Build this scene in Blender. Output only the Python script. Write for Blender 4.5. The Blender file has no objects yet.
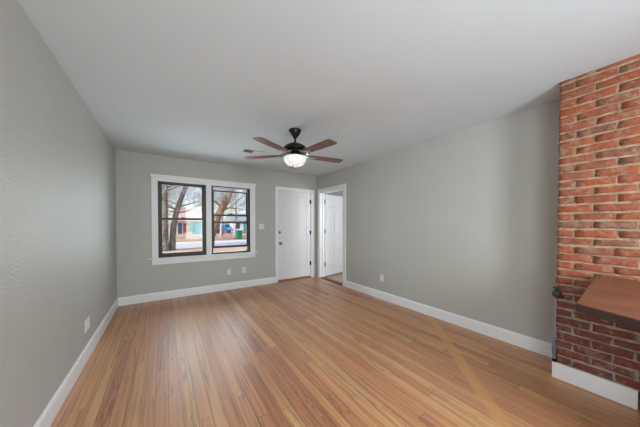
import bpy, bmesh, math, random
from mathutils import Vector, Matrix, noise

S = bpy.context.scene
COL = S.collection
PI = math.pi

# ------------------------------------------------------------------ camera
F_PX, YAW, PITCH, ROLL, PY = 231.6925, 0.5903, -0.0147, -0.0004, 228.1487
cam_d = bpy.data.cameras.new('camera')
cam = bpy.data.objects.new('camera', cam_d)
COL.objects.link(cam)
cam.location = (0.6271, -4.7601, 1.2727)
fw = Vector((math.sin(YAW) * math.cos(PITCH), math.cos(YAW) * math.cos(PITCH), math.sin(PITCH)))
rt = Vector((math.cos(YAW), -math.sin(YAW), 0))
up = rt.cross(fw)
cam.matrix_world = Matrix(((rt.x, up.x, -fw.x, cam.location.x), (rt.y, up.y, -fw.y, cam.location.y),
                           (rt.z, up.z, -fw.z, cam.location.z), (0, 0, 0, 1)))
cam_d.sensor_fit = 'HORIZONTAL'
cam_d.sensor_width = 36
cam_d.lens = F_PX / 640 * 36
cam_d.shift_y = (PY - 213.5) / 640
cam_d.clip_start = 0.02
cam_d.clip_end = 500
S.camera = cam

# ------------------------------------------------------------------ view
S.view_settings.view_transform = 'Standard'
S.view_settings.look = 'None'
S.view_settings.gamma = 1
S.view_settings.use_curve_mapping = False
S.view_settings.exposure = 0.27

# ------------------------------------------------------------------ world, sun, daylight, fill
w = bpy.data.worlds.new('world')
S.world = w
w.use_nodes = True
nt = w.node_tree
bg = nt.nodes['Background']
sky = nt.nodes.new('ShaderNodeTexSky')
sky.sky_type = 'NISHITA'
sky.sun_disc = False
sky.sun_elevation = math.radians(38)
sky.sun_rotation = math.radians(250)
sky.air_density = 1.0
sky.dust_density = 1.6
nt.links.new(sky.outputs[0], bg.inputs[0])
bg.inputs[1].default_value = 0.25

def light(name, kind, loc, energy, color=(1, 1, 1), direction=None, **kw):
    d = bpy.data.lights.new(name, kind)
    d.energy = energy
    d.color = color
    for k, v in kw.items():
        setattr(d, k, v)
    o = bpy.data.objects.new(name, d)
    COL.objects.link(o)
    o.location = loc
    if direction is not None:
        o.rotation_euler = Vector(direction).to_track_quat('-Z', 'Y').to_euler()
    return o

light('sun', 'SUN', (-10, -10, 20), 3.6, (1, .95, .86), (0.80, 0.32, -0.62), angle=math.radians(0.6))
# daylight through the rear window, behind the camera
light('daylight_rear', 'AREA', (1.75, -6.43, 1.35), 66, (.83, .94, 1), (0.0, 1, -0.12), shape='RECTANGLE', size=.75, size_y=1.4)
# added fill behind the camera at left, brightens right wall and chimney; no window
light('fill_left', 'AREA', (0.03, -5.75, 1.35), 50, (.83, .94, 1), (1, 0.30, -0.18), shape='RECTANGLE', size=1.3, size_y=1.4)
# daylight through the front windows
light('daylight_front', 'AREA', (1.30, 0.16, 1.36), 25, (.83, .94, 1), (0, -1, -0.05), shape='RECTANGLE', size=1.5, size_y=1.2)
# daylight in the adjoining room
light('daylight_adjoining', 'AREA', (5.2, -2.60, 1.50), 37, (.92, .97, 1), (-0.2, 1, -0.1), shape='RECTANGLE', size=1.2, size_y=1.2)

# ------------------------------------------------------------------ node helpers
class NG:
    def __init__(self, name):
        self.m = bpy.data.materials.new(name)
        self.m.use_nodes = True
        self.t = self.m.node_tree
        self.b = self.t.nodes['Principled BSDF']
        self.out = self.t.nodes['Material Output']
    def n(self, typ, **kw):
        nd = self.t.nodes.new(typ)
        for k, v in kw.items():
            setattr(nd, k, v)
        return nd
    def l(self, a, b):
        self.t.links.new(a, b)
    def put(self, sock, v):
        if isinstance(v, bpy.types.NodeSocket):
            self.l(v, sock)
        else:
            sock.default_value = v
    def math(self, op, a, b=0.0, c=None):
        nd = self.n('ShaderNodeMath', operation=op)
        self.put(nd.inputs[0], a)
        self.put(nd.inputs[1], b)
        if c is not None:
            self.put(nd.inputs[2], c)
        return nd.outputs[0]
    def mix(self, fac, a, b, blend='MIX'):
        nd = self.n('ShaderNodeMix', data_type='RGBA', blend_type=blend)
        self.put(nd.inputs[0], fac)
        self.put(nd.inputs[6], a if isinstance(a, bpy.types.NodeSocket) else (*a, 1))
        self.put(nd.inputs[7], b if isinstance(b, bpy.types.NodeSocket) else (*b, 1))
        return nd.outputs[2]
    def noise(self, vec, scale=5, detail=3, rough=0.55, dist=0.0):
        nd = self.n('ShaderNodeTexNoise')
        if vec is not None:
            self.l(vec, nd.inputs['Vector'])
        nd.inputs['Scale'].default_value = scale
        nd.inputs['Detail'].default_value = detail
        nd.inputs['Roughness'].default_value = rough
        nd.inputs['Distortion'].default_value = dist
        return nd
    def ramp(self, fac, stops):
        nd = self.n('ShaderNodeValToRGB')
        self.l(fac, nd.inputs[0])
        e = nd.color_ramp.elements
        while len(e) < len(stops):
            e.new(0.5)
        for i, (p, c) in enumerate(stops):
            e[i].position = p
            e[i].color = (*c, 1) if len(c) == 3 else c
        return nd.outputs[0]
    def objco(self):
        return self.n('ShaderNodeTexCoord').outputs['Object']
    def mapping(self, vec, scale=(1, 1, 1), rot=(0, 0, 0), loc=(0, 0, 0)):
        nd = self.n('ShaderNodeMapping')
        self.l(vec, nd.inputs[0])
        nd.inputs['Scale'].default_value = scale
        nd.inputs['Rotation'].default_value = rot
        nd.inputs['Location'].default_value = loc
        return nd.outputs[0]
    def bump(self, h, strength=0.2, dist=0.002):
        nd = self.n('ShaderNodeBump')
        nd.inputs['Strength'].default_value = strength
        nd.inputs['Distance'].default_value = dist
        self.l(h, nd.inputs['Height'])
        self.l(nd.outputs[0], self.b.inputs['Normal'])
    def base(self, c=None, rough=0.5, metal=0.0, spec=0.5):
        if c is not None:
            self.put(self.b.inputs['Base Color'], c if isinstance(c, bpy.types.NodeSocket) else (*c, 1))
        self.put(self.b.inputs['Roughness'], rough)
        self.b.inputs['Metallic'].default_value = metal
        self.b.inputs['Specular IOR Level'].default_value = spec
        return self.m

def lin(r, g, b):
    f = lambda v: (v / 255 / 12.92) if v / 255 <= 0.04045 else ((v / 255 + 0.055) / 1.055) ** 2.4
    return (f(r), f(g), f(b))

def simple(name, c, rough=0.5, metal=0.0, spec=0.5, var=0.06, scale=8):
    g = NG(name)
    nz = g.noise(g.objco(), scale, 3)
    d = tuple(min(1, v * (1 - var)) for v in c)
    u = tuple(min(1, v * (1 + var)) for v in c)
    return g.base(g.ramp(nz.outputs[0], [(0.3, d), (0.7, u)]), rough, metal, spec)

def paint(name, c, rough=0.5, bscale=220, bstr=0.15, spec=0.5, bdist=0.001):
    g = NG(name)
    co = g.objco()
    big = g.noise(co, 1.3, 3)
    col = g.ramp(big.outputs[0], [(0.3, tuple(v * .97 for v in c)), (0.7, tuple(min(1, v * 1.02) for v in c))])
    nz = g.noise(co, bscale, 2, 0.6)
    g.bump(nz.outputs[0], bstr, bdist)
    return g.base(col, rough, 0, spec)

WALLC = lin(190, 190, 184)
M = {}
M['wall'] = paint('grey wall paint', WALLC, 0.50, 85, 0.5, 0.42, 0.003)
M['wall_textured'] = paint('orange peel grey wall paint', WALLC, 0.47, 70, 0.9, 0.42, 0.006)
M['ceiling'] = paint('ceiling paint', lin(218, 227, 234), 0.9, 90, 0.25, 0.2)
M['white'] = paint('white gloss trim paint', lin(243, 243, 244), 0.35, 30, 0.04)
M['door'] = paint('white door paint', lin(226, 226, 228), 0.38, 40, 0.05)
M['bronze'] = simple('dark bronze aluminium', lin(58, 52, 52), 0.45, 0.3, 0.5)
M['black_metal'] = simple('black metal', lin(30, 28, 27), 0.32, 0.7)
M['fan_metal'] = simple('dark bronze fan metal', lin(40, 35, 31), 0.28, 0.5)
M['nickel'] = simple('brushed nickel', lin(168, 165, 160), 0.3, 0.95)
M['steel'] = simple('grey steel', lin(104, 104, 108), 0.4, 0.5)
M['brass'] = simple('aged nickel', lin(140, 132, 120), 0.3, 0.9)
M['plate'] = simple('white plastic', lin(232, 232, 230), 0.35, 0, 0.5, 0.02)
M['slot'] = simple('dark slot', lin(60, 58, 56), 0.6)
M['vent_white'] = simple('vent enamel', lin(205, 203, 200), 0.4)
M['valve'] = simple('green-black valve metal', lin(62, 72, 64), 0.38, 0.5, 0.5, 0.25, 60)
M['pipe'] = simple('blue grey plastic', lin(112, 122, 138), 0.5, 0, 0.4, 0.2, 40)
M['caulk'] = simple('white caulk', lin(160, 160, 170), 0.6, 0, 0.4, 0.15, 40)
M['iron'] = simple('black iron', lin(22, 21, 21), 0.6, 0.4)
M['thresh'] = simple('oak threshold', lin(150, 104, 62), 0.45, 0, 0.5, 0.2, 25)

def m_glass():
    g = NG('window glass')
    t = g.t
    tr = g.n('ShaderNodeBsdfTransparent')
    tr.inputs[0].default_value = (.97, .985, .98, 1)
    gl = g.n('ShaderNodeBsdfGlossy')
    gl.inputs['Roughness'].default_value = 0.02
    fr = g.n('ShaderNodeFresnel')
    fr.inputs[0].default_value = 1.25
    nz = g.noise(g.objco(), 3, 2)
    f2 = g.math('MULTIPLY', fr.outputs[0], g.math('ADD', g.math('MULTIPLY', nz.outputs[0], 0.2), 0.8))
    mx = g.n('ShaderNodeMixShader')
    g.l(f2, mx.inputs[0]); g.l(tr.outputs[0], mx.inputs[1]); g.l(gl.outputs[0], mx.inputs[2])
    g.l(mx.outputs[0], g.out.inputs[0])
    return g.m
M['glass'] = m_glass()

def m_bowl():
    g = NG('lit frosted glass')
    nz = g.noise(g.objco(), 14, 3)
    c = g.ramp(nz.outputs[0], [(0.35, (.66, .72, .68)), (0.65, (1, 1, .97))])
    g.base(c, 0.3)
    g.l(c, g.b.inputs['Emission Color'])
    g.b.inputs['Emission Strength'].default_value = 0.40
    return g.m
M['bowl'] = m_bowl()

def m_floor(name, tones, diag=False, gloss=0.30):
    g = NG(name)
    co = g.objco()
    def boards(vec, width, length, seed):
        sp = g.n('ShaderNodeSeparateXYZ'); g.l(vec, sp.inputs[0])
        x = g.math('DIVIDE', sp.outputs[0], width)
        row = g.math('FLOOR', x)
        wn = g.n('ShaderNodeTexWhiteNoise', noise_dimensions='1D')
        g.l(g.math('ADD', row, seed), wn.inputs['W'])
        y = g.math('DIVIDE', g.math('ADD', sp.outputs[1], g.math('MULTIPLY', wn.outputs[0], 7.0)), length)
        col = g.math('FLOOR', y)
        cb = g.n('ShaderNodeCombineXYZ'); g.l(row, cb.inputs[0]); g.l(col, cb.inputs[1]); cb.inputs[2].default_value = seed
        w2 = g.n('ShaderNodeTexWhiteNoise', noise_dimensions='3D'); g.l(cb.outputs[0], w2.inputs['Vector'])
        fx = g.math('FRACT', x); fy = g.math('FRACT', y)
        ex = g.math('MULTIPLY', g.math('MINIMUM', fx, g.math('SUBTRACT', 1.0, fx)), width)
        ey = g.math('MULTIPLY', g.math('MINIMUM', fy, g.math('SUBTRACT', 1.0, fy)), length)
        edge = g.math('MINIMUM', ex, ey)
        # grain space: shifted per board, stretched along the board
        off = g.n('ShaderNodeVectorMath', operation='SCALE'); g.l(w2.outputs['Color'], off.inputs[0]); off.inputs['Scale'].default_value = 37.0
        ad = g.n('ShaderNodeVectorMath', operation='ADD'); g.l(vec, ad.inputs[0]); g.l(off.outputs[0], ad.inputs[1])
        gv = ad.outputs[0]
        return w2, edge, gv
    w2, edge, gv = boards(co, 0.080, 2.5, 3.0)
    sepc = g.n('ShaderNodeSeparateColor'); g.l(w2.outputs['Color'], sepc.inputs[0])
    if diag:
        # a yellower diagonal strip, from the right wall towards the viewer
        rv = g.mapping(co, rot=(0, 0, math.radians(45)), loc=(0, 0, 0))
        # strip centre line passes through (2.413,-4.207) and (3.53,-3.08): x - y = const
        sx = g.n('ShaderNodeSeparateXYZ'); g.l(co, sx.inputs[0])
        dd = g.math('DIVIDE', g.math('ADD', g.math('SUBTRACT', sx.outputs[0], sx.outputs[1]), -6.615), 1.41421)
        ins = g.math('LESS_THAN', g.math('ABSOLUTE', dd), 0.049)
    def grain(gv):
        a = g.noise(g.mapping(gv, scale=(24, .9, 1)), 1.0, 6, 0.6, 1.0)
        b = g.noise(g.mapping(gv, scale=(75, 2.5, 1)), 1.0, 3, 0.6, 0.0)
        wv = g.n('ShaderNodeTexWave', wave_type='BANDS', bands_direction='X', wave_profile='SIN')
        g.l(g.mapping(gv, scale=(9, 0.55, 1)), wv.inputs['Vector'])
        wv.inputs['Scale'].default_value = 1.0
        wv.inputs['Distortion'].default_value = 9.0
        wv.inputs['Detail'].default_value = 2.0
        wv.inputs['Detail Scale'].default_value = 0.8
        return a, b, wv
    a, b, wv = grain(gv)
    base = g.ramp(sepc.outputs[0], tones)
    gr = g.math('ADD', g.math('MULTIPLY', a.outputs[0], 0.70), g.math('ADD', g.math('MULTIPLY', b.outputs[0], 0.16), g.math('MULTIPLY', wv.outputs[0], 0.08)))
    c1 = g.mix(1.0, base, g.ramp(gr, [(0.28, (.58, .49, .44)), (0.44, (.92, .90, .88)), (0.68, (1.15, 1.15, 1.14))]), 'MULTIPLY')
    # dark mineral streaks on some boards
    st = g.noise(g.mapping(gv, scale=(30, 1.0, 1), loc=(4, 9, 2)), 1.0, 4, 0.55, 1.2)
    stm = g.math('MULTIPLY', g.ramp(st.outputs[0], [(0.60, (0, 0, 0)), (0.68, (1, 1, 1))]), g.math('GREATER_THAN', sepc.outputs[1], 0.30))
    c2 = g.mix(g.math('MULTIPLY', stm, 0.5), c1, lin(98, 58, 42))
    # fine dark veins
    vn = g.noise(g.mapping(gv, scale=(13, .9, 1), loc=(1, 3, 5)), 1.0, 3, 0.55, 1.2)
    vein = g.math('ABSOLUTE', g.math('SUBTRACT', vn.outputs[0], 0.5))
    vm = g.math('MULTIPLY', g.math('LESS_THAN', vein, 0.014), g.math('GREATER_THAN', sepc.outputs[2], 0.62))
    c2 = g.mix(g.math('MULTIPLY', vm, 0.45), c2, lin(84, 50, 38))
    seam = g.ramp(edge, [(0.0, (1, 1, 1)), (0.0022, (0, 0, 0))])
    sv = g.noise(co, 1.8, 2)
    c3 = g.mix(g.math('MULTIPLY', seam, g.math('MULTIPLY_ADD', sv.outputs[0], 0.9, 0.15)), c2, lin(58, 36, 26))
    hgt = edge
    if diag:
        da, db, dw = grain(rv)
        dgr = g.math('ADD', g.math('MULTIPLY', da.outputs[0], 0.7), g.math('MULTIPLY', db.outputs[0], 0.3))
        dc = g.mix(1.0, lin(222, 162, 98), g.ramp(dgr, [(0.3, (.78, .74, .70)), (0.6, (1.02, 1.0, .98))]), 'MULTIPLY')
        c3 = g.mix(g.math('MULTIPLY', ins, 0.6), c3, dc)
    rn = g.noise(g.mapping(gv, scale=(8, 1.5, 1)), 1.0, 3)
    rr = g.math('MULTIPLY_ADD', rn.outputs[0], 0.16, gloss - 0.06)
    h = g.math('ADD', g.math('MULTIPLY', g.math('MINIMUM', edge, 0.002), 300.0), g.math('MULTIPLY', a.outputs[0], 0.22))
    g.bump(h, 0.25, 0.0012)
    g.b.inputs['Coat Weight'].default_value = 0.35
    g.b.inputs['Coat Roughness'].default_value = 0.30
    return g.base(c3, rr, 0, 0.75)
M['floor'] = m_floor('oiled hardwood planks', [(0.0, lin(184, 120, 82)), (0.2, lin(214, 156, 104)), (0.42, lin(200, 136, 94)), (0.6, lin(216, 164, 112)), (0.8, lin(192, 126, 90)), (1.0, lin(208, 148, 100))], True, 0.46)
M['floor2'] = m_floor('adjoining room planks', [(0.0, lin(176, 140, 112)), (0.5, lin(190, 150, 118)), (1.0, lin(170, 130, 100))], False, 0.36)

def m_brick():
    g = NG('old red brick')
    geo = g.n('ShaderNodeNewGeometry')
    co = g.objco()
    r = geo.outputs['Random Per Island']
    c = g.ramp(r, [(0.0, lin(146, 86, 66)), (0.12, lin(164, 90, 62)), (0.28, lin(158, 88, 60)), (0.42, lin(136, 94, 76)), (0.48, lin(156, 88, 62)), (0.66, lin(150, 84, 62)), (0.78, lin(168, 88, 54)), (0.9, lin(132, 88, 72)), (1.0, lin(160, 92, 66))])
    n1 = g.noise(co, 26, 5, 0.65)
    c = g.mix(1.0, c, g.ramp(n1.outputs[0], [(0.3, (.66, .62, .62)), (0.5, (1, 1, 1)), (0.72, (1.16, 1.14, 1.12))]), 'MULTIPLY')
    n2 = g.noise(co, 95, 4, 0.7)
    c = g.mix(g.math('MULTIPLY', g.math('GREATER_THAN', n2.outputs[0], 0.56), 0.5), c, lin(84, 58, 50))
    # darker, purplish tone towards the bottom, with a ragged edge
    z = g.n('ShaderNodeSeparateXYZ'); g.l(co, z.inputs[0])
    n4 = g.noise(co, 5, 4, 0.6)
    low_tone = g.ramp(g.math('ADD', z.outputs[2], g.math('MULTIPLY', g.math('SUBTRACT', n4.outputs[0], 0.5), 0.9)), [(0.62, (1, 1, 1)), (0.98, (0, 0, 0))])
    c = g.mix(g.math('MULTIPLY', low_tone, 0.62), c, lin(104, 62, 58))
    # mortar smears left on the brick faces
    n3 = g.noise(co, 14, 7, 0.78, 0.4)
    sm = g.ramp(n3.outputs[0], [(0.51, (0, 0, 0)), (0.60, (1, 1, 1))])
    c = g.mix(g.math('MULTIPLY', sm, 0.62), c, lin(160, 132, 110))
    g.bump(g.math('ADD', n1.outputs[0], g.math('MULTIPLY', n2.outputs[0], 0.5)), 0.6, 0.004)
    return g.base(c, 0.85, 0, 0.25)
M['brick'] = m_brick()
def m_mortar():
    g = NG('lime mortar')
    co = g.objco()
    n1 = g.noise(co, 18, 5, 0.65)
    c = g.ramp(n1.outputs[0], [(0.3, lin(132, 104, 84)), (0.55, lin(178, 148, 122)), (0.8, lin(194, 170, 148))])
    z = g.n('ShaderNodeSeparateXYZ'); g.l(co, z.inputs[0])
    n4 = g.noise(co, 4, 4, 0.6)
    old = g.ramp(g.math('ADD', z.outputs[2], g.math('MULTIPLY', g.math('SUBTRACT', n4.outputs[0], 0.5), 0.9)), [(0.62, (1, 1, 1)), (0.95, (0, 0, 0))])
    c = g.mix(g.math('MULTIPLY', old, 0.8), c, g.ramp(n1.outputs[0], [(0.3, lin(128, 118, 114)), (0.7, lin(188, 182, 180))]))
    n2 = g.noise(co, 120, 3, 0.6)
    g.bump(g.math('ADD', n1.outputs[0], g.math('MULTIPLY', n2.outputs[0], 0.6)), 0.8, 0.006)
    return g.base(c, 0.95, 0, 0.15)
M['mortar'] = m_mortar()

def m_wood(name, dark, light_, rough, axis='Y', sc=1.0, spec=0.5):
    g = NG(name)
    co = g.objco()
    s = {'X': (1.2, 22, 22), 'Y': (22, 1.2, 22)}[axis]
    a = g.noise(g.mapping(co, scale=tuple(v * sc for v in s)), 1.0, 5, 0.6, 0.5)
    b = g.noise(co, 5, 3)
    c = g.ramp(g.math('MULTIPLY_ADD', b.outputs[0], 0.35, g.math('MULTIPLY', a.outputs[0], 0.65)), [(0.3, dark), (0.68, light_)])
    g.bump(a.outputs[0], 0.15, 0.001)
    return g.base(c, rough, 0, spec)
M['counter'] = m_wood('reddish stained counter wood', lin(106, 64, 48), lin(158, 100, 72), 0.36)
M['counter_edge'] = m_wood('dark weathered edge wood', lin(38, 28, 26), lin(72, 52, 46), 0.6)
M['blade'] = m_wood('walnut blade', lin(92, 58, 46), lin(142, 96, 78), 0.42, 'X', 1.4)

def m_bark(name, dark, light_):
    g = NG(name)
    co = g.objco()
    a = g.noise(g.mapping(co, scale=(7, 7, 2.6)), 1.0, 5, 0.75, 0.8)
    c = g.ramp(a.outputs[0], [(0.32, dark), (0.66, light_)])
    g.bump(a.outputs[0], 0.8, 0.04)
    return g.base(c, 0.95, 0, 0.1)
M['bark'] = m_bark('grey bark', lin(48, 46, 56), lin(170, 152, 138))
M['bark_warm'] = m_bark('warm bark', lin(58, 50, 56), lin(196, 154, 124))
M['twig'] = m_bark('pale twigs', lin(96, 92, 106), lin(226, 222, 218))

def m_ground():
    g = NG('leaf litter ground')
    co = g.objco()
    a = g.noise(g.mapping(co, scale=(.5, 1.2, 1)), 0.9, 6, 0.75, 0.6)
    c = g.ramp(a.outputs[0], [(0.30, lin(110, 82, 68)), (0.45, lin(170, 112, 82)), (0.56, lin(196, 168, 142)), (0.72, lin(160, 96, 70))])
    b = g.noise(co, 14, 4, 0.7)
    c = g.mix(g.math('MULTIPLY', b.outputs[0], 0.5), c, lin(196, 186, 168))
    g.bump(b.outputs[0], 0.6, 0.03)
    return g.base(c, 0.95, 0, 0.1)
M['ground'] = m_ground()
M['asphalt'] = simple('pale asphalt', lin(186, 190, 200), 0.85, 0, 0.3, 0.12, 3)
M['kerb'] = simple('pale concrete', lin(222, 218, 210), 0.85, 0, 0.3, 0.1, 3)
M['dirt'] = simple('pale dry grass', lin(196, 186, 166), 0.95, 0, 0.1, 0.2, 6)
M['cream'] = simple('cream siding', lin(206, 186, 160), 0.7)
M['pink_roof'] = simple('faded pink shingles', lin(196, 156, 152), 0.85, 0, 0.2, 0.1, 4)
M['maroon'] = simple('maroon paint', lin(140, 52, 60), 0.6)
M['green'] = simple('green paint', lin(70, 140, 100), 0.6)
M['teal'] = simple('teal paint', lin(58, 150, 160), 0.55)
M['teal_d'] = simple('deep teal paint', lin(24, 88, 110), 0.55)
M['bin_green'] = simple('green plastic', lin(24, 132, 104), 0.45)
M['rubber'] = simple('black rubber', lin(28, 28, 30), 0.7)
M['blue'] = simple('light blue paint', lin(110, 168, 226), 0.3)
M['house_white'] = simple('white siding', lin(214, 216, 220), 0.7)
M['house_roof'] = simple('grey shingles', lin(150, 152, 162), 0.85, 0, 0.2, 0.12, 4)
M['dark_glass'] = simple('dark window glass', lin(64, 76, 88), 0.1)
M['fence'] = simple('weathered fence wood', lin(118, 92, 86), 0.85, 0, 0.2, 0.2, 3)

# ------------------------------------------------------------------ mesh helpers
def box(bm, x0, x1, y0, y1, z0, z1, bev=0.0, segs=2):
    x0, x1 = sorted((x0, x1)); y0, y1 = sorted((y0, y1)); z0, z1 = sorted((z0, z1))
    vs = [bm.verts.new(p) for p in ((x0, y0, z0), (x1, y0, z0), (x1, y1, z0), (x0, y1, z0), (x0, y0, z1), (x1, y0, z1), (x1, y1, z1), (x0, y1, z1))]
    fs = [bm.faces.new([vs[i] for i in f]) for f in ((3, 2, 1, 0), (4, 5, 6, 7), (0, 1, 5, 4), (1, 2, 6, 5), (2, 3, 7, 6), (3, 0, 4, 7))]
    if bev > 0:
        es = list({e for f in fs for e in f.edges})
        bmesh.ops.bevel(bm, geom=es, offset=bev, segments=segs, affect='EDGES', profile=0.5)
    return vs

def tube(bm, pts, radii, n=10, cap=True):
    pts = [Vector(p) for p in pts]
    rings = []
    ref = None
    for i, p in enumerate(pts):
        d = (pts[min(i + 1, len(pts) - 1)] - pts[max(i - 1, 0)]).normalized()
        if ref is None:
            ref = Vector((0, 0, 1)) if abs(d.z) < 0.9 else Vector((1, 0, 0))
        a = d.cross(ref)
        if a.length < 1e-4:
            a = d.cross(Vector((0.3, 1, 0.2)))
        a.normalize()
        b = d.cross(a).normalized()
        ref = b.cross(d) if False else ref
        r = radii[i] if hasattr(radii, '__len__') else radii
        rings.append([bm.verts.new(p + (a * math.cos(2 * PI * k / n) + b * math.sin(2 * PI * k / n)) * r) for k in range(n)])
    for i in range(len(rings) - 1):
        for k in range(n):
            bm.faces.new((rings[i][k], rings[i][(k + 1) % n], rings[i + 1][(k + 1) % n], rings[i + 1][k]))
    if cap and n > 2:
        bm.faces.new(rings[0]); bm.faces.new(rings[-1])

def lathe(bm, prof, n=32, origin=(0, 0, 0)):
    ox, oy, oz = origin
    rings = []
    for r, z in prof:
        if r < 1e-5:
            rings.append([bm.verts.new((ox, oy, oz + z))])
        else:
            rings.append([bm.verts.new((ox + r * math.cos(2 * PI * k / n), oy + r * math.sin(2 * PI * k / n), oz + z)) for k in range(n)])
    for a, b in zip(rings, rings[1:]):
        for k in range(n):
            k2 = (k + 1) % n
            if len(a) == 1 and len(b) == 1:
                continue
            if len(a) == 1:
                bm.faces.new((a[0], b[k], b[k2]))
            elif len(b) == 1:
                bm.faces.new((a[k], a[k2], b[0]))
            else:
                bm.faces.new((a[k], a[k2], b[k2], b[k]))

def prism(bm, poly, z0, z1, bev=0.0):
    lo = [bm.verts.new((x, y, z0)) for x, y in poly]
    hi = [bm.verts.new((x, y, z1)) for x, y in poly]
    n = len(poly)
    fs = [bm.faces.new(lo[::-1]), bm.faces.new(hi)]
    for i in range(n):
        fs.append(bm.faces.new((lo[i], lo[(i + 1) % n], hi[(i + 1) % n], hi[i])))
    if bev:
        bmesh.ops.bevel(bm, geom=list({e for f in fs for e in f.edges}), offset=bev, segments=2, affect='EDGES')

def obj(name, bm, mat, parent=None, smooth=False, loc=None):
    bmesh.ops.recalc_face_normals(bm, faces=bm.faces[:])
    me = bpy.data.meshes.new(name)
    bm.to_mesh(me); bm.free()
    for m in (mat if isinstance(mat, (list, tuple)) else [mat]):
        me.materials.append(m)
    if smooth:
        for p in me.polygons:
            p.use_smooth = True
        if smooth != 'all':
            me.set_sharp_from_angle(angle=math.radians(40))
    o = bpy.data.objects.new(name, me)
    COL.objects.link(o)
    if loc is not None:
        o.location = loc
    if parent is not None:
        o.parent = parent
    return o

def tag(o, label=None, cat=None, group=None, kind=None):
    if label: o['label'] = label
    if cat: o['category'] = cat
    if group: o['group'] = group
    if kind: o['kind'] = kind
    return o

def struct(name, bm, mat, label=None, cat=None):
    return tag(obj(name, bm, mat), label, cat, None, 'structure')

def empty(name, loc=(0, 0, 0), rz=0.0):
    o = bpy.data.objects.new(name, None)
    COL.objects.link(o)
    o.location = loc
    o.rotation_euler = (0, 0, rz)
    o.empty_display_size = 0.1
    return o

def dup(root, loc, rz=None):
    r = root.copy(); COL.objects.link(r); r.location = loc
    if rz is not None:
        r.rotation_euler = (0, 0, rz)
    for ch in list(root.children):
        c = ch.copy(); COL.objects.link(c); c.parent = r
        for gch in list(ch.children):
            d = gch.copy(); COL.objects.link(d); d.parent = c
    return r

BM = bmesh.new
H = 2.44
W = 3.705
Y0 = -6.5        # rear wall
WC = 3.3296      # face of the chimney
YC = -4.2607     # far edge of the chimney

# ------------------------------------------------------------------ room shell
bm = BM(); box(bm, -0.1, W + 0.06, Y0 - 0.1, 0.12, -0.1, 0)
struct('floor', bm, M['floor'], 'long warm hardwood plank floor with one diagonal strip', 'floor')
bm = BM(); box(bm, -0.1, W + 0.1, Y0 - 0.1, 0.12, H, H + 0.1)
struct('ceiling', bm, M['ceiling'], 'flat white ceiling over the living room', 'ceiling')
bm = BM(); box(bm, -0.12, 0, Y0 - 0.1, 0.12, -0.05, H + 0.02)
struct('wall_left', bm, M['wall_textured'], 'grey painted wall along the left side', 'wall')
# back wall with window and front door openings
WX0, WX1, WZ0, WZ1 = 0.53, 2.088, 0.713, 2.016
DX0, DX1, DZ1 = 2.69, 3.575, 2.045
bm = BM()
for a in ((0, WX0, -0.05, H + .02), (WX0, WX1, -0.05, WZ0), (WX0, WX1, WZ1, H + .02), (WX1, DX0, -0.05, H + .02), (DX0, DX1, DZ1, H + .02), (DX1, W + 0.12, -0.05, H + .02)):
    box(bm, a[0], a[1], 0, 0.12, a[2], a[3])
box(bm, 1.274, 1.352, 0.0, 0.12, WZ0, WZ1)
bmesh.ops.remove_doubles(bm, verts=bm.verts[:], dist=1e-5)
struct('wall_back', bm, M['wall'], 'grey back wall holding the double window and the front door', 'wall')
# right wall with doorway
RY0, RY1, RZ1 = -1.042, -0.172, 2.025
bm = BM()
for a in ((Y0 - .1, RY0, -0.05, H + .02), (RY0, RY1, RZ1, H + .02), (RY1, 0, -0.05, H + .02)):
    box(bm, W, W + 0.12, a[0], a[1], a[2], a[3])
bmesh.ops.remove_doubles(bm, verts=bm.verts[:], dist=1e-5)
struct('wall_right', bm, M['wall'], 'long grey wall between open doorway and brick chimney', 'wall')
# rear wall with a window behind the viewer
bm = BM()
for a in ((0, 1.1, -0.05, H + .02), (1.1, 2.4, -0.05, .6), (1.1, 2.4, 2.2, H + .02), (2.4, W, -0.05, H + .02)):
    box(bm, a[0], a[1], Y0 - .1, Y0, a[2], a[3])
bmesh.ops.remove_doubles(bm, verts=bm.verts[:], dist=1e-5)
struct('wall_rear', bm, M['wall'], 'grey rear wall with one window', 'wall')
bm = BM()
for a in ((1.1, 1.15, .6, 2.2), (2.35, 2.4, .6, 2.2), (1.15, 2.35, .6, .65), (1.15, 2.35, 2.15, 2.2), (1.15, 2.35, 1.38, 1.42)):
    box(bm, a[0], a[1], Y0 - .09, Y0 - .03, a[2], a[3])
o = struct('window_3', bm, M['white'], 'white framed rear window behind the viewer', 'window')
bm = BM(); box(bm, 1.15, 2.35, Y0 - .062, Y0 - .058, .65, 2.15); obj('pane', bm, M['glass'], o)

# adjoining room
AX1, AY0, AY1 = 7.0, -3.2, 1.2
bm = BM(); box(bm, W + 0.06, AX1, AY0, AY1, -0.1, -0.002)
struct('floor_adjoining', bm, M['floor2'], 'wooden floor of the room beyond the open doorway', 'floor')
bm = BM(); box(bm, W + 0.1, AX1, AY0, AY1, H, H + 0.1)
struct('ceiling_adjoining', bm, M['ceiling'], 'ceiling of the room beyond the open doorway', 'ceiling')
bm = BM()
box(bm, W + .12, AX1, AY1, AY1 + .1, -.05, H + .02); box(bm, AX1, AX1 + .1, AY0, AY1 + .1, -.05, H + .02); box(bm, W + .12, AX1, AY0 - .1, AY0, -.05, H + .02)
box(bm, W + .02, W + .12, 0.12, AY1 + .1, -.05, H + .02)
struct('wall_adjoining', bm, M['wall'], 'grey walls of the room beyond the open doorway', 'wall')

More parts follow.
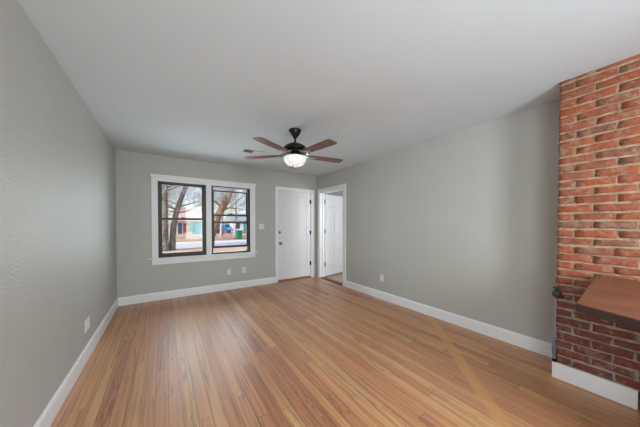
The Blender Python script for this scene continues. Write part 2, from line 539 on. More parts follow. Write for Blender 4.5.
# baseboards
BH, BT = 0.132, 0.016
def base_profile(bm, p0, p1, nrm, h=BH, t=BT):
    p0, p1, nrm = Vector((*p0, 0)), Vector((*p1, 0)), Vector((*nrm, 0))
    prof = ((0, 0), (t, 0), (t, h - .022), (t * .75, h - .010), (t * .45, h - .004), (t * .4, h), (0, h))
    a = [bm.verts.new(p0 + nrm * u + Vector((0, 0, z))) for u, z in prof]
    b = [bm.verts.new(p1 + nrm * u + Vector((0, 0, z))) for u, z in prof]
    n = len(prof)
    for i in range(n):
        bm.faces.new((a[i], a[(i + 1) % n], b[(i + 1) % n], b[i]))
    bm.faces.new(a[::-1]); bm.faces.new(b)
bm = BM(); base_profile(bm, (0, Y0), (0, 0), (1, 0)); struct('baseboard_left', bm, M['white'], 'white baseboard along the left wall', 'baseboard')
bm = BM(); base_profile(bm, (BT, 0), (2.632, 0), (0, -1)); struct('baseboard_back', bm, M['white'], 'white baseboard beneath the window', 'baseboard')
bm = BM(); base_profile(bm, (W, -1.128), (W, YC + .018), (-1, 0)); struct('baseboard_right', bm, M['white'], 'white baseboard along the right wall up to the chimney', 'baseboard')
bm = BM()
box(bm, WC - .018, WC - .0005, -4.668, YC + .018, 0.0, 0.131, 0.003)
box(bm, WC - .0005, W - .001, YC + .0015, YC + .018, 0.0, 0.131, 0.003)
box(bm, WC - .018, WC - .0005, -6.04, -4.872, 0.0, 0.131, 0.003)
struct('baseboard_chimney', bm, M['white'], 'white baseboard wrapped around the foot of the brick chimney', 'baseboard')

# ------------------------------------------------------------------ window casing and sashes
bm = BM()
box(bm, 0.446, WX0 + .004, -0.020, 0.004, 0.713, 2.012, 0.003)
box(bm, WX1 - .004, 2.190, -0.020, 0.004, 0.713, 2.012, 0.003)
box(bm, 1.268, 1.358, -0.019, 0.006, 0.713, 2.012, 0.003)
box(bm, 0.446, 2.190, -0.021, 0.002, 2.008, 2.085, 0.003)
box(bm, 0.430, 2.206, -0.040, 0.001, 2.075, 2.115, 0.006)
trim = struct('trim_1', bm, M['white'], 'white painted casing framing both sash windows', 'window trim')
bm = BM()
box(bm, 0.395, 2.225, -0.050, 0.03, 0.690, 0.714, 0.005)
obj('window_sill', bm, M['white'], trim)
bm = BM()
box(bm, 0.446, 2.190, -0.018, 0.0, 0.600, 0.690, 0.003)
obj('apron', bm, M['white'], trim)

def hung_window(idx, x0, x1, up_drop, low_raise, label):
    z0, z1 = WZ0, WZ1
    bm = BM()
    for a in ((x0, x0 + .034, z0, z1), (x1 - .044, x1, z0, z1), (x0 + .034, x1 - .044, z1 - .024, z1), (x0 + .034, x1 - .044, z0, z0 + .03)):
        box(bm, a[0], a[1], 0.004, 0.115, a[2], a[3], 0.002)
    # parting stops
    box(bm, x0 + .034, x0 + .042, 0.052, 0.060, z0 + .03, z1 - .024)
    box(bm, x1 - .052, x1 - .044, 0.052, 0.060, z0 + .03, z1 - .024)
    root = struct('window_%d' % idx, bm, M['bronze'], label, 'window')
    ix0, ix1 = x0 + .034, x1 - .044
    mid = 1.372
    def sash(nm, ya, yb, za, zb, rails):
        bt, tp = rails
        bm = BM()
        box(bm, ix0, ix0 + .026, ya, yb, za, zb, 0.002)
        box(bm, ix1 - .026, ix1, ya, yb, za, zb, 0.002)
        box(bm, ix0 + .026, ix1 - .026, ya, yb, za, za + bt, 0.002)
        box(bm, ix0 + .026, ix1 - .026, ya, yb, zb - tp, zb, 0.002)
        s = obj('sash', bm, M['bronze'], root)
        bm = BM(); ym = (ya + yb) / 2
        box(bm, ix0 + .024, ix1 - .024, ym - .002, ym + .002, za + bt - .003, zb - tp + .003)
        obj('pane', bm, M['glass'], s)
        return s
    sash('upper', 0.062, 0.090, mid - .020 - up_drop, z1 - .026 - up_drop, (.040, .026))
    lo = sash('lower', 0.022, 0.050, z0 + .031 + low_raise, mid + .022 + low_raise, (.040, .036))
    bm = BM()
    xm = (x0 + x1) / 2
    zt = mid + .022 + low_raise
    box(bm, xm - .03, xm + .03, 0.030, 0.048, zt, zt + .012, 0.004)
    obj('sash_lock', bm, M['black_metal'], lo)
    return root
hung_window(1, WX0, 1.274, 0.0, 0.0, 'left dark framed sash window, fully closed')
hung_window(2, 1.352, WX1, 0.055, 0.082, 'right dark framed sash window, both sashes shifted partly open')

# ------------------------------------------------------------------ doors
def panel_leaf(w_, h_, t, cols, rows, rec=0.009):
    """leaf from x 0..w, y 0..t, z 0..h with raised panels on both faces"""
    bm = BM()
    box(bm, 0.002, w_ - .002, rec, t - rec, 0.002, h_ - .002)
    xs = [0] + [v for c in cols for v in c] + [w_]
    for (ya, yb) in ((0, rec), (t - rec, t)):
        for i in range(0, len(xs), 2):
            box(bm, xs[i], xs[i + 1], ya, yb, 0, h_)
        zs = [0] + [v for r in rows for v in r] + [h_]
        for (c0, c1) in cols:
            for i in range(0, len(zs), 2):
                box(bm, c0, c1, ya, yb, zs[i], zs[i + 1])
            for (r0, r1) in rows:
                m_ = 0.028
                y_out = 0.002 if ya == 0 else t - 0.002
                y_in = rec if ya == 0 else t - rec
                lo = [bm.verts.new(p) for p in ((c0 + .008, y_in, r0 + .008), (c1 - .008, y_in, r0 + .008), (c1 - .008, y_in, r1 - .008), (c0 + .008, y_in, r1 - .008))]
                hi = [bm.verts.new(p) for p in ((c0 + m_, y_out, r0 + m_), (c1 - m_, y_out, r0 + m_), (c1 - m_, y_out, r1 - m_), (c0 + m_, y_out, r1 - m_))]
                bm.faces.new(hi)
                for k in range(4):
                    bm.faces.new((lo[k], lo[(k + 1) % 4], hi[(k + 1) % 4], hi[k]))
    return bm

# front door, closed
bm = panel_leaf(0.848, 1.985, 0.044, [(0.108, 0.360), (0.488, 0.740)], [(0.185, 0.690), (0.840, 1.860)], 0.0045)
d1 = struct('door_1', bm, M['door'], 'closed white front door with four panels and black hinges', 'door')
d1.location = (2.700, 0.012, 0.046)
def knob(parent, x, z, mat):
    bm = BM()
    prof = [(0, 0), (.034, 0), (.034, .006), (.012, .010), (.011, .028), (.020, .034), (.029, .044), (.030, .056), (.022, .066), (0, .069)]
    lathe(bm, prof, 20)
    bmesh.ops.rotate(bm, verts=bm.verts[:], cent=(0, 0, 0), matrix=Matrix.Rotation(PI / 2, 3, 'X'))
    o = obj('door_knob', bm, mat, parent, True); o.location = (x, 0, z); return o
knob(d1, 0.060, 0.812, M['brass'])
bm = BM(); lathe(bm, [(0, 0), (.031, 0), (.031, .008), (.024, .014), (0, .014)], 20)
bmesh.ops.rotate(bm, verts=bm.verts[:], cent=(0, 0, 0), matrix=Matrix.Rotation(PI / 2, 3, 'X'))
box(bm, -.005, .005, -.032, -.012, -.013, .013, .002)
o = obj('deadbolt', bm, M['brass'], d1, True); o.location = (0.046, 0, 1.056)
hb = None
for z in (1.775, 1.040, 0.300):
    if hb is None:
        bm = BM()
        tube(bm, [(0, -.010, -.048), (0, -.010, .048)], .0085, 10)
        tube(bm, [(0, -.010, -.053), (0, -.010, .053)], .005, 8)
        box(bm, -.030, 0, -.0025, .0005, -.046, .046); box(bm, 0, .016, -.0025, .0005, -.046, .046)
        hb = obj('hinge', bm, M['black_metal'], d1)
        h = hb
    else:
        h = hb.copy(); COL.objects.link(h); h.parent = d1
    h.location = (0.852, 0, z); h['label'] = 'black hinge'
# front door jamb and casing
bm = BM()
box(bm, DX0 - .02, 2.697, -0.004, 0.12, 0, DZ1, .001); box(bm, 3.551, DX1 + .02, -0.004, 0.12, 0, DZ1, .001); box(bm, DX0 - .02, DX1 + .02, -0.004, 0.12, 2.034, DZ1 + .02, .001)
box(bm, 2.697, 2.712, 0.058, 0.075, 0, 2.034); box(bm, 3.536, 3.551, 0.058, 0.075, 0, 2.034); box(bm, 2.712, 3.536, 0.058, 0.075, 2.02, 2.034)
box(bm, 2.634, 2.690, -0.021, 0.0, 0, 2.048, .004); box(bm, 3.572, 3.644, -0.021, 0.0, 0, 2.048, .004); box(bm, 2.634, 3.644, -0.0215, 0.0, 2.042, 2.112, .004)
struct('trim_2', bm, M['white'], 'white casing and jamb around the closed front door', 'door trim')
bm = BM(); box(bm, 2.697, 3.551, -0.015, 0.115, 0.0, 0.030, .006)
struct('trim_3', bm, M['thresh'], 'brown wooden threshold under the front door', 'threshold')

# side door, swung open into the adjoining room
bm = panel_leaf(0.840, 1.985, 0.035, [(0.105, 0.370), (0.470, 0.735)], [(0.220, 0.860), (1.000, 1.560), (1.660, 1.860)], 0.010)
d2 = struct('door_2', bm, M['door'], 'white six-panel door standing open in the right doorway', 'door')
d2.location = (3.838, -0.188, 0.026)
d2.rotation_euler = (0, 0, math.radians(15))
for xk in (0,):
    knob(d2, 0.780, 0.95, M['nickel'])
bm = None
hb = None
for z in (1.80, 1.085, 0.29):
    if hb is None:
        bm = BM(); tube(bm, [(-.008, -.008, -.052), (-.008, -.008, .052)], .0105, 10)
        box(bm, -.008, .0, -.002, .033, -.045, .045)
        hb = obj('hinge', bm, M['steel'], d2); h = hb
    else:
        h = hb.copy(); COL.objects.link(h); h.parent = d2
    h.location = (0, 0, z); h['label'] = 'grey steel hinge'
bm = BM()
JX0, JX1 = W - .004, W + .124
box(bm, JX0, JX1, RY1 - .008, RY1 + .02, 0, RZ1, .001); box(bm, JX0, JX1, RY0 - .02, RY0 + .008, 0, RZ1, .001); box(bm, JX0, JX1, RY0 - .02, RY1 + .02, RZ1 - .010, RZ1 + .02, .001)
box(bm, W + .06, W + .085, RY1 - .020, RY1 - .008, 0, RZ1 - .01); box(bm, W + .06, W + .085, RY0 + .008, RY0 + .020, 0, RZ1 - .01)
box(bm, W - .021, W, RY1 - .004, -0.086, 0, 2.03, .004); box(bm, W - .021, W, -1.126, RY0 + .004, 0, 2.03, .004); box(bm, W - .0215, W, -1.126, -0.086, 2.022, 2.112, .004)
struct('trim_4', bm, M['white'], 'white casing and jamb around the open right doorway', 'door trim')
bm = BM(); box(bm, W - .004, W + .122, RY0 + .009, RY1 - .009, 0.0, 0.012, .004)
struct('trim_5', bm, simple('dark threshold wood', lin(96, 66, 46), .5), 'dark wooden threshold in the open right doorway', 'threshold')

# ------------------------------------------------------------------ brick chimney
random.seed(11)
ch = empty('brick_chimney', (WC, YC, 0))
tag(ch, 'floor-to-ceiling old red brick chimney breast with crumbling tan mortar', 'chimney')
CW = 1.80
OPY0, OPY1, OPZ0, OPZ1 = -0.612, -0.410, 0.135, 0.255    # clean-out opening, relative to YC
bm = BM()
def cbox(y0, y1, z0, z1):
    box(bm, 0.007, W - WC - .0005, y0, y1, z0, z1)
cbox(-CW, OPY0, 0, H); cbox(OPY1, -0.007, 0, H); cbox(OPY0, OPY1, 0, OPZ0); cbox(OPY0, OPY1, OPZ1, H)
obj('mortar', bm, M['mortar'], ch)
bm = BM()
P = 0.0651
def brick(x0, x1, y0, y1, z0, z1):
    vs = box(bm, x0, x1, y0, y1, z0, z1)
    for v in vs:
        v.co += Vector((random.uniform(-.0025, .0025), random.uniform(-.005, .005), random.uniform(-.0042, .0042)))
k = 0
while k * P < H - .02:
    z0 = k * P + .0080 + random.uniform(-.002, .002)
    z1 = min((k + 1) * P - .0080 + random.uniform(-.002, .002), H - .002)
    y = 0.0
    first = True
    while y > -CW + .02:
        ln = 0.088 if (first and k % 2 == 0) else 0.193 + random.uniform(-.008, .008)
        if first and k % 2 == 1: ln = 0.186
        y1 = max(y - ln, -CW)
        jut = random.uniform(-.004, .0035)
        mid = (y + y1) / 2
        if not (OPY0 - .03 < y1 and y < OPY1 + .0 and z1 > OPZ0 and z0 < OPZ1) and not (OPY0 < mid < OPY1 and z1 > OPZ0 and z0 < OPZ1):
            e = 0.0 if first else 0.0
            brick(jut, 0.09, y1, y - e, z0, z1)
        y = y1 - .0115 - random.uniform(-.002, .004)
        first = False
    # return on the far side
    x = 0.10 if k % 2 == 0 else 0.10
    x = 0.104 if k % 2 == 0 else 0.104
    while x < W - WC - .02:
        x1 = min(x + (0.19 if not (x < .2 and k % 2) else 0.10), W - WC - .002)
        brick(x, x1, -0.09, random.uniform(-.003, .001), z0, z1)
        x = x1 + .0135
    k += 1
bmesh.ops.subdivide_edges(bm, edges=bm.edges[:], cuts=3, use_grid_fill=True)
for v in bm.verts:
    v.co += noise.noise_vector(v.co * 45) * .0034 + noise.noise_vector(v.co * 17) * .0030
obj('bricks', bm, M['brick'], ch, 'all')
# pale caulk squeezed down the far corner of the lower chimney
bm = BM()
pts = [(0.004 + random.uniform(-.002, .002), 0.002, z) for z in [0.34 + i * .03 for i in range(13)]]
tube(bm, pts, [random.uniform(.003, .0065) for _ in pts], 8)
obj('caulk_bead', bm, M['caulk'], ch, True)

# iron clean-out door low in the chimney
co_ = empty('iron_cleanout_door', (WC, YC + (OPY0 + OPY1) / 2, 0.195))
tag(co_, 'small black iron clean-out plate low in the brick above the baseboard gap', 'hatch')
bm = BM(); box(bm, 0.012, 0.03, -.098, .098, -.058, .058, .003); obj('plate', bm, M['iron'], co_)
bm = BM(); tube(bm, [(0.012, 0, -.01), (-.002, 0, -.01), (-.002, 0, .012), (0.012, 0, .012)], .004, 8); obj('handle', bm, M['iron'], co_)

# gas valve and pipe stub at the chimney corner
vl = empty('gas_valve', (WC, YC - 0.012, 0.705))
tag(vl, 'small dark green-black gas valve sticking out of the chimney corner', 'valve')
bm = BM(); tube(bm, [(0.05, -.028, -.030), (-.006, -.020, -.020), (-.026, -.008, -.008)], [.011, .012, .014], 12); obj('pipe_stub', bm, M['valve'], vl, True)
bm = BM(); bmesh.ops.create_uvsphere(bm, u_segments=18, v_segments=12, radius=1.0)
bmesh.ops.scale(bm, vec=(.024, .030, .033), verts=bm.verts[:]); bmesh.ops.translate(bm, vec=(-.034, .004, 0), verts=bm.verts[:])
obj('valve_body', bm, M['valve'], vl, True)
bm = BM(); tube(bm, [(-.034, .006, .02), (-.036, .008, .045)], [.007, .007], 10); box(bm, -.043, -.029, -.010, .028, .040, .056, .004)
obj('valve_key', bm, M['valve'], vl)
ps = empty('pipe_end', (WC - .003, YC + .006, 0.132))
tag(ps, 'blue-grey flattened pipe end standing on the chimney baseboard corner', 'pipe')
bm = BM(); tube(bm, [(-.004, .0, 0.0), (-.006, .001, .05), (-.009, .003, .11), (-.006, .002, .17), (.0, 0, .205)], [.010, .011, .0135, .010, .006], 10)
obj('tube', bm, M['pipe'], ps, True)
bm = BM(); lathe(bm, [(0, 0), (.014, 0), (.014, .022), (.011, .026), (0, .026)], 12); o = obj('collar', bm, M['iron'], ps); o.location = (-.004, 0, 0)

# ------------------------------------------------------------------ wooden counter fixed to the chimney
ct = empty('wooden_counter', (WC, -4.9, 0))
tag(ct, 'reddish brown wooden counter top with dark edge jutting from the brick chimney', 'counter')
poly = [(WC - .015, -4.473), (2.296, -4.523), (2.208, -4.712), (2.190, -5.9), (WC - .015, -5.9)]
poly = [(x - WC, y + 4.9) for x, y in poly]
bm = BM(); prism(bm, poly, 0.886, 0.889 + .001, 0.0)
tp = obj('counter_top', bm, M['counter'], ct)
inner = [(x + (.004 if i in (1, 2, 3) else 0), y - (.003 if i in (0, 1) else 0)) for i, (x, y) in enumerate(poly)]
bm = BM(); prism(bm, [(x - (.003 if i in (1, 2, 3) else 0), y + (.003 if i in (0, 1) else 0)) for i, (x, y) in enumerate(poly)], 0.850, 0.886, 0.0)
obj('edge_band', bm, M['counter_edge'], ct)
bm = BM(); box(bm, 2.45 - WC, -.006, -0.92, -0.14, 0.0, 0.850); obj('base_panel', bm, M['white'], ct)

# ------------------------------------------------------------------ wall plates
def wall_plate(name, w_, h_, n, style):
    r = empty(name)
    bm = BM(); box(bm, -w_ / 2, w_ / 2, -.006, 0, -h_ / 2, h_ / 2, .0025); obj('plate', bm, M['plate'], r)
    for i in range(n):
        cx = (i - (n - 1) / 2) * 0.046
        if style == 'outlet':
            for s in (-1, 1):
                bm = BM(); box(bm, cx - .017, cx + .017, -.0085, -.005, s * .020 - .014, s * .020 + .014, .004)
                so = obj('socket', bm, M['plate'], r)
                bm = BM()
                for q in (-.0065, .0065):
                    box(bm, cx + q - .0011, cx + q + .0011, -.0090, -.0080, s * .020 - .001, s * .020 + .008)
                obj('slots', bm, M['slot'], so)
        elif style == 'switch':
            bm = BM(); box(bm, cx - .005, cx + .005, -.018, -.005, -.002, .014, .002); obj('toggle', bm, M['plate'], r)
        elif style == 'coax':
            bm = BM(); tube(bm, [(cx, -.005, 0), (cx, -.016, 0)], .006, 12); obj('jack', bm, M['nickel'], r)
    return r
o1 = wall_plate('wall_outlet', .072, .116, 1, 'outlet'); o1.location = (1.666, 0, .346)
tag(o1, 'white outlet plate under the window, left of the pair', 'outlet')
o2 = dup(o1, (1.957, 0, .356)); tag(o2, 'white outlet plate under the window, right of the pair, nearer the door', 'outlet')
o3 = dup(o1, (W, -2.069, .362), -PI / 2); tag(o3, 'white outlet plate low on the long right wall', 'outlet')
o4 = wall_plate('wall_outlet', .150, .118, 2, 'outlet'); o4.location = (0, -1.685, .318); o4.rotation_euler = (0, 0, PI / 2)
tag(o4, 'wide white outlet plate low on the left wall above the baseboard', 'outlet')
sw = wall_plate('light_switch', .110, .116, 2, 'switch'); sw.location = (2.327, 0, 1.236)
tag(sw, 'white light switch plate between window and front door', 'light switch')

# ------------------------------------------------------------------ ceiling vent
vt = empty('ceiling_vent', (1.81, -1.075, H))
tag(vt, 'white louvred air vent in the ceiling behind the fan', 'vent')
bm = BM()
L2, W2 = .165, .095
for a in ((-L2, L2, -W2, -W2 + .022), (-L2, L2, W2 - .022, W2), (-L2, -L2 + .022, -W2 + .022, W2 - .022), (L2 - .022, L2, -W2 + .022, W2 - .022), (-.006, .006, -W2 + .022, W2 - .022)):
    box(bm, a[0], a[1], a[2], a[3], -.010, 0, .002)
obj('frame', bm, M['vent_white'], vt)
bm = BM(); box(bm, -L2 + .01, L2 - .01, -W2 + .01, W2 - .01, -.0012, -.0004); obj('duct_shade_sheet', bm, M['iron'], vt)  # black sheet added as the duct's shade behind the louvers
slat0 = {}
for side in (-1, 1):
    for i in range(9):
        x = side * (.018 + i * .0145)
        if side not in slat0:
            bm = BM(); box(bm, -.0008, .0008, -W2 + .022, W2 - .022, -.006, .006)
            bmesh.ops.rotate(bm, verts=bm.verts[:], cent=(0, 0, 0), matrix=Matrix.Rotation(side * math.radians(-48), 3, 'Y'))
            slat0[side] = obj('louver', bm, M['vent_white'], vt); s = slat0[side]
        else:
            s = slat0[side].copy(); COL.objects.link(s); s.parent = vt
        s.location = (x, 0, -.0072)

# ------------------------------------------------------------------ ceiling fan
FX, FY = 1.972, -2.2
fan = empty('ceiling_fan', (FX, FY, H))
tag(fan, 'dark bronze ceiling fan with five walnut blades and lit white bowl lamp', 'ceiling fan')
bm = BM(); lathe(bm, [(0, 0), (.074, 0), (.076, -.010), (.070, -.030), (.054, -.056), (.036, -.080), (.024, -.098), (0, -.100)], 32); obj('canopy', bm, M['fan_metal'], fan, True)
bm = BM(); tube(bm, [(0, 0, -.07), (0, 0, -.185)], .0125, 16); lathe(bm, [(.0125, -.150), (.026, -.155), (.030, -.185), (.0125, -.19)], 20); obj('downrod', bm, M['fan_metal'], fan, True)
bm = BM(); lathe(bm, [(0, -.165), (.040, -.167), (.085, -.180), (.125, -.202), (.146, -.226), (.150, -.244), (.140, -.256), (0, -.258)], 40); obj('motor_housing', bm, M['fan_metal'], fan, True)
bm = BM(); lathe(bm, [(0, -.256), (.108, -.257), (.112, -.268), (.104, -.280), (.070, -.288), (.062, -.300), (.070, -.312), (0, -.312)], 36); obj('flywheel_ring', bm, M['fan_metal'], fan, True)
bm = BM(); lathe(bm, [(0, -.310), (.080, -.312), (.112, -.322), (.130, -.330), (.130, -.340), (0, -.340)], 36); lk = obj('lamp_fitter', bm, M['nickel'], fan, True)
bm = BM(); lathe(bm, [(.138, -.338), (.141, -.346), (.139, -.362), (.124, -.396), (.096, -.426), (.055, -.446), (0, -.452)], 40); obj('lamp_bowl', bm, M['bowl'], fan, 'all')
bm = BM()
for i in range(26):
    bmesh.ops.create_icosphere(bm, subdivisions=1, radius=.0022, matrix=Matrix.Translation((0, 0, -i * .0052)))
tube(bm, [(0, 0, -.135), (0, 0, -.165)], [.004, .006], 8)
pc = obj('pull_chain', bm, M['brass'], fan); pc.location = (-.090, -.115, -.330)
# blades: one points straight away from the viewer
a0 = math.radians(63.0)
proto = None
for kbl in range(5):
    ang = a0 + kbl * 2 * PI / 5
    if proto is None:
        bm = BM()
        prof = [(0.190, .048), (0.225, .056), (0.40, .063), (0.60, .069), (0.640, .067), (0.657, .056), (0.662, .040)]
        poly = [(x, -y) for x, y in prof] + [(x, y) for x, y in reversed(prof)]
        prism(bm, poly, -.0035, .0035, .0015)
        bmesh.ops.rotate(bm, verts=bm.verts[:], cent=(0, 0, 0), matrix=Matrix.Rotation(math.radians(-5), 3, 'X'))
        proto = obj('blade', bm, M['blade'], fan)
        bm = BM()
        for s in (-1, 1):
            tube(bm, [(.085, s * .016, .034), (.125, s * .034, .026), (.165, s * .036, .004), (.205, s * .022, -.006)], [.010, .014, .013, .009], 8)
        prism(bm, [(.195, -.034), (.270, -.022), (.285, 0), (.270, .022), (.195, .034)], -.010, -.005, .001)
        bmesh.ops.rotate(bm, verts=bm.verts[:], cent=(0, 0, 0), matrix=Matrix.Rotation(math.radians(-5), 3, 'X'))
        obj('blade_iron', bm, M['nickel'], proto, True)
        b = proto
    else:
        b = proto.copy(); COL.objects.link(b); b.parent = fan
        for c_ in list(proto.children):
            cc = c_.copy(); COL.objects.link(cc); cc.parent = b
    b.location = (0, 0, -.308)
    b.rotation_euler = (0, 0, ang)

# ------------------------------------------------------------------ outdoors
G = -0.6
bm = BM(); box(bm, -80, 120, 0.14, 160, G - .5, G)
struct('ground_outside', bm, M['ground'], 'leaf-strewn brown yard outside the window', 'ground')
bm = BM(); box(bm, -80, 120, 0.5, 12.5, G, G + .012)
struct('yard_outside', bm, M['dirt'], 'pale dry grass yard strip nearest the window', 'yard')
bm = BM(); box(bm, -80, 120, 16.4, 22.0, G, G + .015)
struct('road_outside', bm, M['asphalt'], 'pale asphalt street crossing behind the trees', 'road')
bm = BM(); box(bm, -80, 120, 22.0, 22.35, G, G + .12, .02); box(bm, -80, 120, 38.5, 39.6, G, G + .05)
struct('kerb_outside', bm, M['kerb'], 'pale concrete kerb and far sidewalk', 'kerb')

def tree(label, base, trunk, radii, mat, seed, levels=4, nb=9, spread=2.8, group=None, twig_r=.012):
    random.seed(seed)
    r = empty('bare_tree', base)
    tag(r, label, 'tree', group)
    B0 = Vector(base)
    pts = [Vector(p) - B0 for p in trunk]
    pts[0].z -= 0.05
    bm = BM(); tube(bm, pts, radii, 14); 
    for v in bm.verts:
        v.co += Vector((random.uniform(-1, 1), random.uniform(-1, 1), 0)) * radii[0] * .06
    obj('trunk', bm, mat, r, True)
    bb, bt = BM(), BM()
    def grow(p, d, ln, rad, lev):
        n = 4
        q = [p]; dd = d.copy(); rr = [rad]
        for i in range(n):
            dd = (dd + Vector((random.uniform(-.28, .28), random.uniform(-.28, .28), random.uniform(-.12, .26)))).normalized()
            q.append(q[-1] + dd * ln / n); rr.append(rad * (1 - .62 * (i + 1) / n))
        tube(bb if lev >= 3 else bt, q, [max(v, .0065) for v in rr], 7 if lev >= 3 else 4 if lev == 2 else 3, False)
        if lev <= 0: return
        kids = 5 if lev > 1 else 6
        for i in range(kids):
            t = random.uniform(.25, 1.0)
            j = min(int(t * n), n - 1)
            pp = q[j].lerp(q[j + 1], t * n - j)
            nd = (dd * .55 + Vector((random.uniform(-1, 1), random.uniform(-1, 1), random.uniform(-.35, .75)))).normalized()
            grow(pp, nd, ln * random.uniform(.48, .72), max(rad * .45, .008), lev - 1)
    for i in range(nb):
        t = random.uniform(.45, 1.0) * (len(pts) - 1)
        j = min(int(t), len(pts) - 2)
        p = pts[j].lerp(pts[j + 1], t - j)
        rad = radii[j] * random.uniform(.18, .34)
        d = Vector((random.uniform(-1, 1), random.uniform(-1, 1), random.uniform(.0, .6))).normalized()
        grow(p, d, spread * random.uniform(.7, 1.2), rad, levels - 1)
    if len(bb.verts): obj('branches', bb, mat, r)
    else: bb.free()
    tag(obj('twigs', bt, M['twig'], r), kind='stuff')
    return r
tree('thick grey tree trunk at the left edge of the left window', (.57, 15.19, G), [(.57, 15.19, G), (.59, 15.19, .0), (.58, 15.19, .9), (.60, 15.2, 2.2), (.64, 15.2, 3.4), (.70, 15.2, 4.6), (.60, 15.2, 6.5), (.8, 15.3, 9)], [.36, .28, .25, .24, .20, .18, .15, .08], M['bark'], 4, 4, 10)
tree('tree trunk leaning right, beside the thickest trunk in the left window', (1.05, 15.6, G), [(1.05, 15.6, G), (1.10, 15.6, .2), (1.19, 15.6, 1.26), (1.34, 15.6, 2.14), (1.62, 15.6, 3.1), (2.12, 15.6, 4.55), (2.9, 15.6, 7.0)], [.26, .21, .19, .18, .17, .14, .08], M['bark'], 9, 4, 10)
tree('warm brown leaning tree trunk crossing the right window', (3.82, 17.7 - 1.6, G), [(3.62, 16.1, G), (3.78, 16.1, .2), (4.0, 16.1, .99), (4.45, 16.1, 2.2), (4.92, 16.1, 3.2), (5.5, 16.1, 4.6), (6.4, 16.1, 7.0)], [.36, .31, .28, .28, .27, .25, .14], M['bark_warm'], 15, 4, 10, 3.0)
far = [(-3.5, 33, 6.5, 21), (0.7, 37, 7, 22), (7.9, 34, 6.5, 23), (10.5, 36, 7, 24), (14.8, 34, 6.5, 25), (19, 38, 7, 26), (-9, 38, 7, 27), (13.2, 29, 6, 28), (0.25, 25, 8.5, 29), (5.25, 27, 8.5, 30)]
for i, (x, y, h_, sd) in enumerate(far):
    where = ['far left', 'in front of the cream house', 'right of the teal shed', 'beside the green bin', 'before the white house', 'right of the white house', 'farthest left', 'behind the green bin', 'hidden partly by the leaning grey trunk', 'showing its crown between the two windows'][i]
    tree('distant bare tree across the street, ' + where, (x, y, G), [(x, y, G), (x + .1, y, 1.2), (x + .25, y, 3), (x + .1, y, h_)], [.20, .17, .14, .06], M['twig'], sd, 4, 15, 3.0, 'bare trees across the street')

# cream house across the street
hs = empty('cream_house', (5.35, 48.5, G))
tag(hs, 'small cream house with pink roof across the street, seen through left window', 'house')
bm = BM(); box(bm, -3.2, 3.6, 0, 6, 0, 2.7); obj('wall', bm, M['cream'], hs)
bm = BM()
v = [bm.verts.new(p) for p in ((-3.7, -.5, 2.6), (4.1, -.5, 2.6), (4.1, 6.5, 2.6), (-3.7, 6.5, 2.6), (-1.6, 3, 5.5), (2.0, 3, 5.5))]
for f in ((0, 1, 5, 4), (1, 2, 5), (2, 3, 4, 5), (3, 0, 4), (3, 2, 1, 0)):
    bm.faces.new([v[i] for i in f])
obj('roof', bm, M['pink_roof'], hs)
bm = BM(); box(bm, -2.6, -1.9, -.06, 0.01, .1, 2.2); obj('shutter', bm, M['teal_d'], hs)
bm = BM(); box(bm, -1.7, -.95, -.06, 0.01, .2, 2.1); obj('door', bm, M['maroon'], hs)
bm = BM(); box(bm, -.75, -.1, -.06, 0.01, .5, 2.1); obj('shutter', bm, M['green'], hs)
bm = BM(); box(bm, .35, 1.0, -.06, 0.01, .9, 2.1); obj('window', bm, M['dark_glass'], hs)
# teal shed beside it
sh = empty('teal_shed', (5.75, 45.2, G))
tag(sh, 'tall narrow teal shed in front of the cream house', 'shed')
bm = BM(); box(bm, -.65, .65, -.6, .6, 0, 2.45, .03); obj('body', bm, M['teal'], sh)
bm = BM(); box(bm, -.72, -.40, -.66, .62, 0, 2.5, .01); obj('side_panel', bm, M['teal_d'], sh)
bm = BM(); box(bm, -.75, .75, -.75, .75, 2.45, 2.56, .03); obj('roof', bm, M['teal'], sh)
# green wheelie bin
bn = empty('wheelie_bin', (8.75, 26.6, G), .15)
tag(bn, 'green wheelie bin by the street, seen through right window', 'trash bin')
bm = BM()
lo = [(-.30, -.30), (.30, -.30), (.30, .30), (-.30, .30)]
a = [bm.verts.new((x, y, .06)) for x, y in lo]; b = [bm.verts.new((x * 1.14, y * 1.14, 1.05)) for x, y in lo]
bm.faces.new(a[::-1]); bm.faces.new(b)
for i in range(4): bm.faces.new((a[i], a[(i + 1) % 4], b[(i + 1) % 4], b[i]))
bmesh.ops.bevel(bm, geom=bm.edges[:], offset=.03, segments=2, affect='EDGES')
obj('body', bm, M['bin_green'], bn)
bm = BM(); box(bm, -.37, .37, -.38, .40, 1.04, 1.13, .03); obj('lid', bm, M['bin_green'], bn)
for s in (-1, 1):
    bm = BM(); tube(bm, [(s * .25, .32, .12), (s * .33, .32, .12)], .12, 16); obj('wheel', bm, M['rubber'], bn)
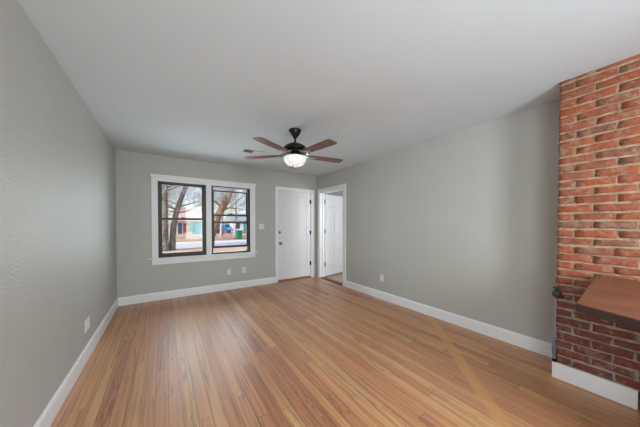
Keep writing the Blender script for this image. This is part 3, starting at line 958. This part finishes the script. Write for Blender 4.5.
# blue van
vn_ = empty('blue_van', (12.0, 53, G))
tag(vn_, 'light blue van parked across the street beyond the red-brown yard', 'van')
bm = BM()
side = [(-2.0, .35), (2.0, .35), (2.0, 1.1), (1.6, 1.35), (1.15, 2.15), (-1.9, 2.2), (-2.0, 1.9)]
a = [bm.verts.new((x, -.95, z)) for x, z in side]; b = [bm.verts.new((x, .95, z)) for x, z in side]
bm.faces.new(a); bm.faces.new(b[::-1])
for i in range(len(side)): bm.faces.new((a[i], b[i], b[(i + 1) % 7], a[(i + 1) % 7]))
bmesh.ops.bevel(bm, geom=bm.edges[:], offset=.08, segments=2, affect='EDGES')
obj('body', bm, M['blue'], vn_)
bm = BM(); box(bm, .25, 1.15, -.97, -.9, 1.3, 1.95, .02); obj('side_window', bm, M['dark_glass'], vn_)
for sx_ in (-1.25, 1.25):
    for sy in (-.85, .85):
        bm = BM(); tube(bm, [(sx_, sy - .11, .34), (sx_, sy + .11, .34)], .34, 20); obj('wheel', bm, M['rubber'], vn_)
# white house on the right
wh = empty('white_house', (19.5, 56, G))
tag(wh, 'white house with grey roof beyond the green bin', 'house')
bm = BM(); box(bm, -4.6, 6, 0, 7, 0, 2.9); obj('wall', bm, M['house_white'], wh)
bm = BM()
v = [bm.verts.new(p) for p in ((-5.1, -.5, 2.8), (6.5, -.5, 2.8), (6.5, 7.5, 2.8), (-5.1, 7.5, 2.8), (-5.1, 3.5, 5.0), (6.5, 3.5, 5.0))]
for f in ((0, 1, 5, 4), (1, 2, 5), (2, 3, 4, 5), (3, 0, 4), (3, 2, 1, 0)): bm.faces.new([v[i] for i in f])
obj('roof', bm, M['house_roof'], wh)
for x in (-3.4, 0.4, 3.4):
    bm = BM(); box(bm, x - .5, x + .5, -.05, .01, .9, 2.2); obj('window', bm, M['dark_glass'], wh)
bm = BM(); box(bm, -2.0, -1.1, -.05, .01, .1, 2.2); obj('door', bm, M['teal'], wh)
# low fence
fn = empty('low_fence', (11.5, 40.5, G))
tag(fn, 'low brown rail fence across the street below the blue van', 'fence')
bm = BM(); box(bm, -3.4, 3.4, -.03, .03, .30, .42); box(bm, -3.4, 3.4, -.03, .03, .60, .72); obj('rail', bm, M['fence'], fn)
p0 = None
for i in range(6):
    if p0 is None:
        bm = BM(); box(bm, -.06, .06, -.06, .06, 0, .85, .01); p0 = obj('post', bm, M['fence'], fn); q = p0
    else:
        q = p0.copy(); COL.objects.link(q); q.parent = fn
    q.location = (-3.3 + i * 1.32, 0, 0)
